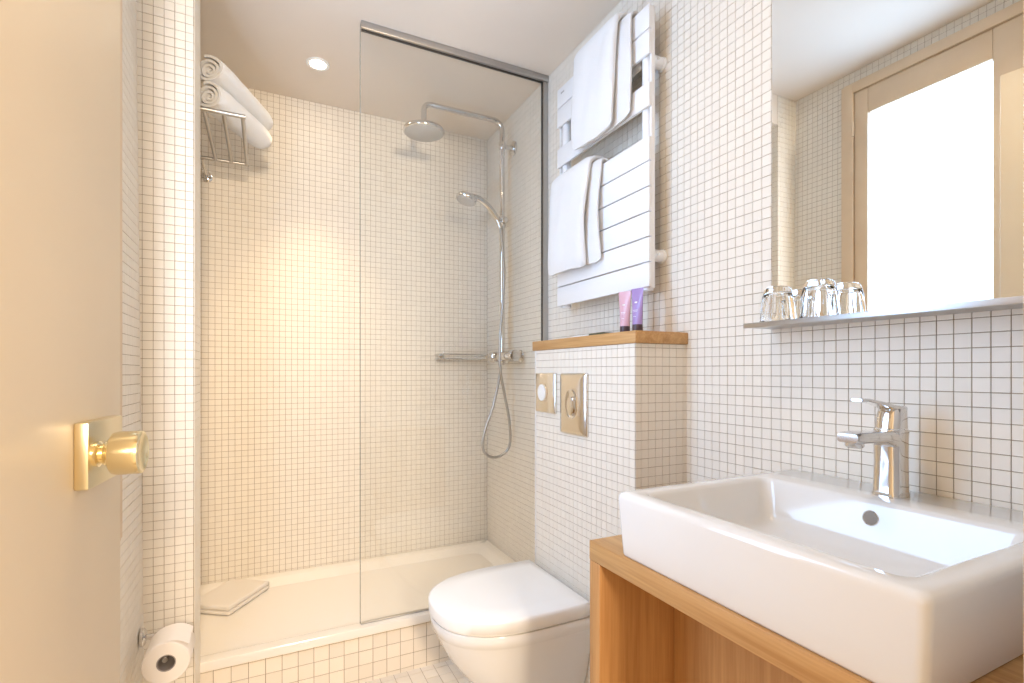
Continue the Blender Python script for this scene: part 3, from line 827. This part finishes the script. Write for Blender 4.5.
bm = lathe(B(), [(0.0185, -0.0505), (0.0208, -0.0505), (0.0208, 0.0495), (0.0185, 0.0495), (0.0185, -0.0505)], (0, 0.058, 0.046), (0, -1, 0), 32)
obj('core', bm, M['card'], pr, True, 45)
# loose end of paper lying up against the roll
bm = B(); rings = []
for k in range(9):
    a = math.radians(150 - k * 14)
    rr = 0.0525 + (0.0 if k < 5 else (k - 4) * 0.00185)
    x = rr * math.cos(a); zz = 0.046 + rr * math.sin(a)
    rings.append([(x, 0.01, zz), (x, 0.107, zz), (x * 0.985, 0.107, zz - 0.0009), (x * 0.985, 0.01, zz - 0.0009)])
obj('loose_sheet', loft(bm, rings), M['paper'], pr, True, 60)

# ------------------------------------------------------------------ vanity, basin, tap
VX, VY1, VY0 = 0.583, 0.838, YF + 0.004
vn = thing('vanity_unit', (0.83, 0.5, 0), 'oak vanity unit with open niche under the basin', 'vanity')
vl = lambda x0, x1, y0, y1, z0, z1: (x0 - 0.83, x1 - 0.83, y0 - 0.5, y1 - 0.5, z0, z1)
ZC = 0.769
boxo('worktop', M['oak_y'], vn, *vl(VX, XR - 0.003, VY0, VY1, ZC - 0.038, ZC), bev=0.0012)
boxo('side_panel', M['oak_z_shaded'], vn, *vl(VX + 0.0005, XR - 0.003, VY1 - 0.034, VY1 - 0.0005, 0.001, ZC - 0.0385), bev=0.0012)
boxo('side_panel', M['oak_z_shaded'], vn, *vl(VX + 0.0005, XR - 0.003, VY0, VY0 + 0.034, 0.001, ZC - 0.0385), bev=0.0012)
boxo('back_panel', M['oak_z_shaded'], vn, *vl(0.774, 0.792, VY0 + 0.0345, VY1 - 0.0345, 0.001, ZC - 0.0385), bev=0.0008)
boxo('bottom_shelf', M['oak_y'], vn, *vl(VX + 0.004, 0.7735, VY0 + 0.0345, VY1 - 0.0345, 0.09, 0.12), bev=0.001)

BX0, BX1, BY0, BY1 = 0.582, XR - 0.003, 0.262, 0.752
ZT = 0.886
bs = thing('washbasin', (0.83, 0.508, ZC), 'white rectangular ceramic basin on the oak worktop', 'basin')
def bl(x0, x1, y0, y1, r, zz, n=5): return [(p[0] - 0.83, p[1] - 0.508, p[2] - ZC) for p in rr_ring(x0, x1, y0, y1, r, zz, n)]
ix0, ix1, iy0, iy1 = BX0 + 0.036, 0.94, BY0 + 0.036, BY1 - 0.036
rings = [bl(BX0 + 0.008, BX1, BY0 + 0.008, BY1 - 0.008, 0.012, ZC + 0.0008), bl(BX0 + 0.0065, BX1, BY0 + 0.0065, BY1 - 0.0065, 0.012, ZC + 0.004), bl(BX0 + 0.004, BX1, BY0 + 0.004, BY1 - 0.004, 0.012, ZC + 0.04), bl(BX0, BX1, BY0, BY1, 0.012, ZT - 0.012),
         bl(BX0 + 0.001, BX1, BY0 + 0.001, BY1 - 0.001, 0.012, ZT - 0.006), bl(BX0 + 0.004, BX1 - 0.001, BY0 + 0.004, BY1 - 0.004, 0.011, ZT - 0.002), bl(BX0 + 0.01, BX1 - 0.002, BY0 + 0.01, BY1 - 0.01, 0.01, ZT),
         bl(ix0 - 0.006, ix1 + 0.006, iy0 - 0.006, iy1 + 0.006, 0.022, ZT), bl(ix0 - 0.001, ix1 + 0.001, iy0 - 0.001, iy1 + 0.001, 0.022, ZT - 0.002), bl(ix0 + 0.003, ix1 - 0.003, iy0 + 0.003, iy1 - 0.003, 0.022, ZT - 0.008),
         bl(ix0 + 0.014, ix1 - 0.014, iy0 + 0.014, iy1 - 0.014, 0.026, ZT - 0.066), bl(ix0 + 0.022, ix1 - 0.022, iy0 + 0.022, iy1 - 0.022, 0.03, ZT - 0.082), bl(ix0 + 0.045, ix1 - 0.045, iy0 + 0.045, iy1 - 0.045, 0.03, ZT - 0.092),
         bl(ix0 + 0.12, ix1 - 0.12, iy0 + 0.15, iy1 - 0.15, 0.02, ZT - 0.097)]
obj('ceramic_body', loft(B(), rings), M['ceramic'], bs, True, 65)
n_ = Vector((-1, 0, 0.18)).normalized()
oc = Vector((0.934 - 0.83, 0.505 - 0.508, ZT - 0.031 - ZC))
ov = obj('overflow_ring', lathe(B(), [(0.0112, 0.0), (0.013, 0.0), (0.013, 0.0022), (0.012, 0.003), (0.0112, 0.0022), (0.0112, 0.0)], oc, n_, 28), M['chrome'], bs, True)
obj('overflow_hole', lathe(B(), [(0, 0.0005), (0.0113, 0.0005), (0.0113, 0.0016), (0, 0.0016)], oc, n_, 24), M['overflow'], ov, True)
obj('drain', lathe(B(), [(0, 0), (0.03, 0), (0.03, 0.003), (0.026, 0.005), (0, 0.006)], (0.77 - 0.83, 0, ZT - 0.0968 - ZC), seg=28), M['chrome'], bs, True)

tp = thing('basin_tap', (0.998, 0.508, ZT), 'chrome single-lever tap on the basin rear ledge', 'tap')
# body: rounded square column leaning slightly, with spout
def sq(cx, cy, w, d_, zz, r): return [(p[0] + cx, p[1] + cy, p[2]) for p in rr_ring(-w, w, -d_, d_, r, zz, 5)]
obj('body', loft(B(), [sq(0.002, 0, 0.0255, 0.0235, 0.0, 0.014), sq(0.002, 0, 0.0255, 0.0235, 0.003, 0.014), sq(0.002, 0, 0.0245, 0.0225, 0.010, 0.014), sq(0.003, 0, 0.0235, 0.0215, 0.06, 0.014), sq(0.002, 0, 0.0245, 0.0222, 0.1, 0.015), sq(0.002, 0, 0.0255, 0.023, 0.114, 0.016), sq(0.002, 0, 0.0245, 0.0222, 0.119, 0.016)]), M['chrome'], tp, True, 45)
def yz(x, zc, hy, hz_, r):
    return [(x, p[0], p[1] + zc) for p in rr_ring(-hy, hy, -hz_, hz_, r, 0, 5)]
obj('spout', loft(B(), [yz(0.012, 0.096, 0.0215, 0.021, 0.012), yz(-0.02, 0.1035, 0.0215, 0.0145, 0.009), yz(-0.045, 0.1085, 0.021, 0.0098, 0.006), yz(-0.09, 0.1095, 0.0205, 0.0092, 0.006), yz(-0.118, 0.1095, 0.0195, 0.0092, 0.006), yz(-0.126, 0.1095, 0.017, 0.007, 0.005)]), M['chrome'], tp, True, 45)
ae = obj('aerator', lathe(B(), [(0, 0.0), (0.0125, 0.0), (0.014, 0.002), (0.014, 0.009), (0, 0.009)], (-0.106, 0, 0.0935), seg=24), M['chrome'], tp, True)
obj('aerator_mesh', lathe(B(), [(0, -0.0008), (0.011, -0.0008), (0.011, 0.0002), (0, 0.0002)], (-0.106, 0, 0.0935), seg=24), M['dark'], ae, True)
lv = obj('lever', loft(B(), [sq(0.004, 0, 0.0225, 0.0212, 0.1205, 0.016), sq(0.004, 0, 0.0225, 0.0212, 0.124, 0.016), sq(0.006, 0, 0.0205, 0.0205, 0.146, 0.016), sq(0.008, 0, 0.019, 0.0195, 0.154, 0.015), sq(0.008, 0, 0.0165, 0.017, 0.1575, 0.013)]), M['chrome'], tp, True, 45)
obj('lever_handle', loft(B(), [yz(0.022, 0.1545, 0.0165, 0.005, 0.004), yz(-0.005, 0.1575, 0.0165, 0.0042, 0.0035), yz(-0.045, 0.1665, 0.0125, 0.003, 0.0025), yz(-0.082, 0.1725, 0.0105, 0.0026, 0.002), yz(-0.1, 0.1725, 0.0085, 0.002, 0.0015)]), M['chrome'], lv, True, 45)
obj('indicator', lathe(B(), [(0, 0), (0.0035, 0), (0.003, 0.001), (0, 0.0012)], (-0.0165, 0, 0.137), (-1, 0, 0.1), 14), M['satin'], lv, True)

# ------------------------------------------------------------------ mirror, shelf, tumblers
MZ = 1.216
XM = 1.0745
MY1 = 0.798
mr = thing('wall_mirror', (XM, (YF + MY1) / 2, MZ), 'large frameless mirror on the tiled wall above the basin', 'mirror')
my = (YF + MY1) / 2
boxo('mirror_glass', M['mirror'], mr, 0, 0.003, YF + 0.02 - my, MY1 - my, 0.0, 2.355 - MZ, bev=0.0006, seg=1, smooth=False)
boxo('mirror_backing', M['satin'], mr, 0.0032, XR - TH - XM - 0.0005 if XR - TH - XM > 0.004 else 0.0036, YF + 0.022 - my, MY1 - 0.002 - my, 0.001, 2.353 - MZ, bev=0.0)
sf = thing('mirror_shelf', (1.03, my, MZ - 0.009), 'slim polished steel shelf along the bottom of the mirror', 'shelf')
boxo('shelf_plate', M['satin'], sf, 0.985 - 1.03, XR - TH - 0.0006 - 1.03, YF + 0.02 - my, MY1 + 0.004 - my, 0.0, 0.0085, bev=0.001)
M_edge = M['satin']
boxo('front_edge', M_edge, sf, 0.9825 - 1.03, 0.9848 - 1.03, YF + 0.02 - my, MY1 + 0.004 - my, -0.0015, 0.0095, bev=0.0006)

def tumbler_mesh():
    flute = lambda a, h: 1 + (0.035 * math.cos(9 * a) if 0.012 < h < 0.066 else 0.012 * math.cos(9 * a))
    bm = B()
    out = [(0.0365, 0.0), (0.0372, 0.0015), (0.0362, 0.006), (0.0355, 0.014), (0.034, 0.03), (0.0325, 0.045), (0.0305, 0.060), (0.0285, 0.069), (0.0262, 0.0755), (0.022, 0.079), (0.012, 0.0792), (0, 0.0785)]
    inn = [(0, 0.066), (0.012, 0.0665), (0.02, 0.0655), (0.0245, 0.061), (0.0272, 0.052), (0.0295, 0.038), (0.0318, 0.02), (0.0332, 0.008), (0.0345, 0.001), (0.0352, 0.0)]
    rings = []
    seg = 54
    prof = out + inn
    lathe_rings = []
    for i, (r, h) in enumerate(prof):
        if r == 0: lathe_rings.append([bm.verts.new((0, 0, h))]); continue
        f = flute if i < len(out) else (lambda a, h: 1)
        lathe_rings.append([bm.verts.new((r * f(2 * PI * k / seg, h) * math.cos(2 * PI * k / seg), r * f(2 * PI * k / seg, h) * math.sin(2 * PI * k / seg), h)) for k in range(seg)])
    def bridge(a, b):
        if len(a) == 1 and len(b) == 1: return
        for k in range(seg):
            j = (k + 1) % seg
            if len(a) == 1: bm.faces.new((a[0], b[j], b[k]))
            elif len(b) == 1: bm.faces.new((a[k], a[j], b[0]))
            else: bm.faces.new((a[k], a[j], b[j], b[k]))
    no = len(out)
    for i in range(no - 1): bridge(lathe_rings[i], lathe_rings[i + 1])
    for i in range(no, len(prof) - 1): bridge(lathe_rings[i], lathe_rings[i + 1])
    bridge(lathe_rings[-1], lathe_rings[0])
    bmesh.ops.recalc_face_normals(bm, faces=bm.faces)
    return bm
tA = obj('glass_tumbler', tumbler_mesh(), M['glass'], None, True, 60)
tA.location = (1.031, 0.7505, MZ + 0.0003)
tag(tA, 'upturned clear tumbler at the left end of the mirror shelf', 'glass', 'tumblers on the mirror shelf')
tB = tA.copy(); C.objects.link(tB)
tB.location = (1.029, 0.6555, MZ + 0.0003); tB.rotation_euler = (0, 0, 0.3)
tag(tB, 'upturned clear tumbler standing second from left, nearer the tap', 'glass', 'tumblers on the mirror shelf')

# ------------------------------------------------------------------ recessed ceiling lights
def downlight(x, y, z0, energy, label, color, angle):
    t = thing('ceiling_spotlight', (x, y, z0), label, 'light')
    obj('trim_ring', lathe(B(), [(0.030, 0.0), (0.045, 0.0), (0.045, -0.003), (0.041, -0.006), (0.032, -0.0045), (0.030, 0.0)], (0, 0, -0.0004), seg=36), M['white_plastic'], t, True)
    obj('lamp_lens', lathe(B(), [(0, -0.002), (0.031, -0.002), (0.031, -0.001), (0, -0.001)], (0, 0, -0.0004), seg=32), M['lamp'], t, True)
    l = bpy.data.lights.new('lamp_beam', 'SPOT'); l.energy = energy; l.color = color
    l.spot_size = math.radians(angle); l.spot_blend = 1.0; l.shadow_soft_size = 0.03
    o = bpy.data.objects.new('lamp_beam', l); C.objects.link(o); o.parent = t; o.location = (0, 0, -0.02)
downlight(0.191, 2.187, ZLOW, SHOWER_SPOT, 'small round recessed spotlight in the ceiling above the shower', (1.0, 0.72, 0.42), 66)
downlight(0.30, 0.72, ZHIGH, ROOM_SPOT, 'round recessed spotlight in the higher ceiling above the doorway side', (1.0, 0.76, 0.50), 160)
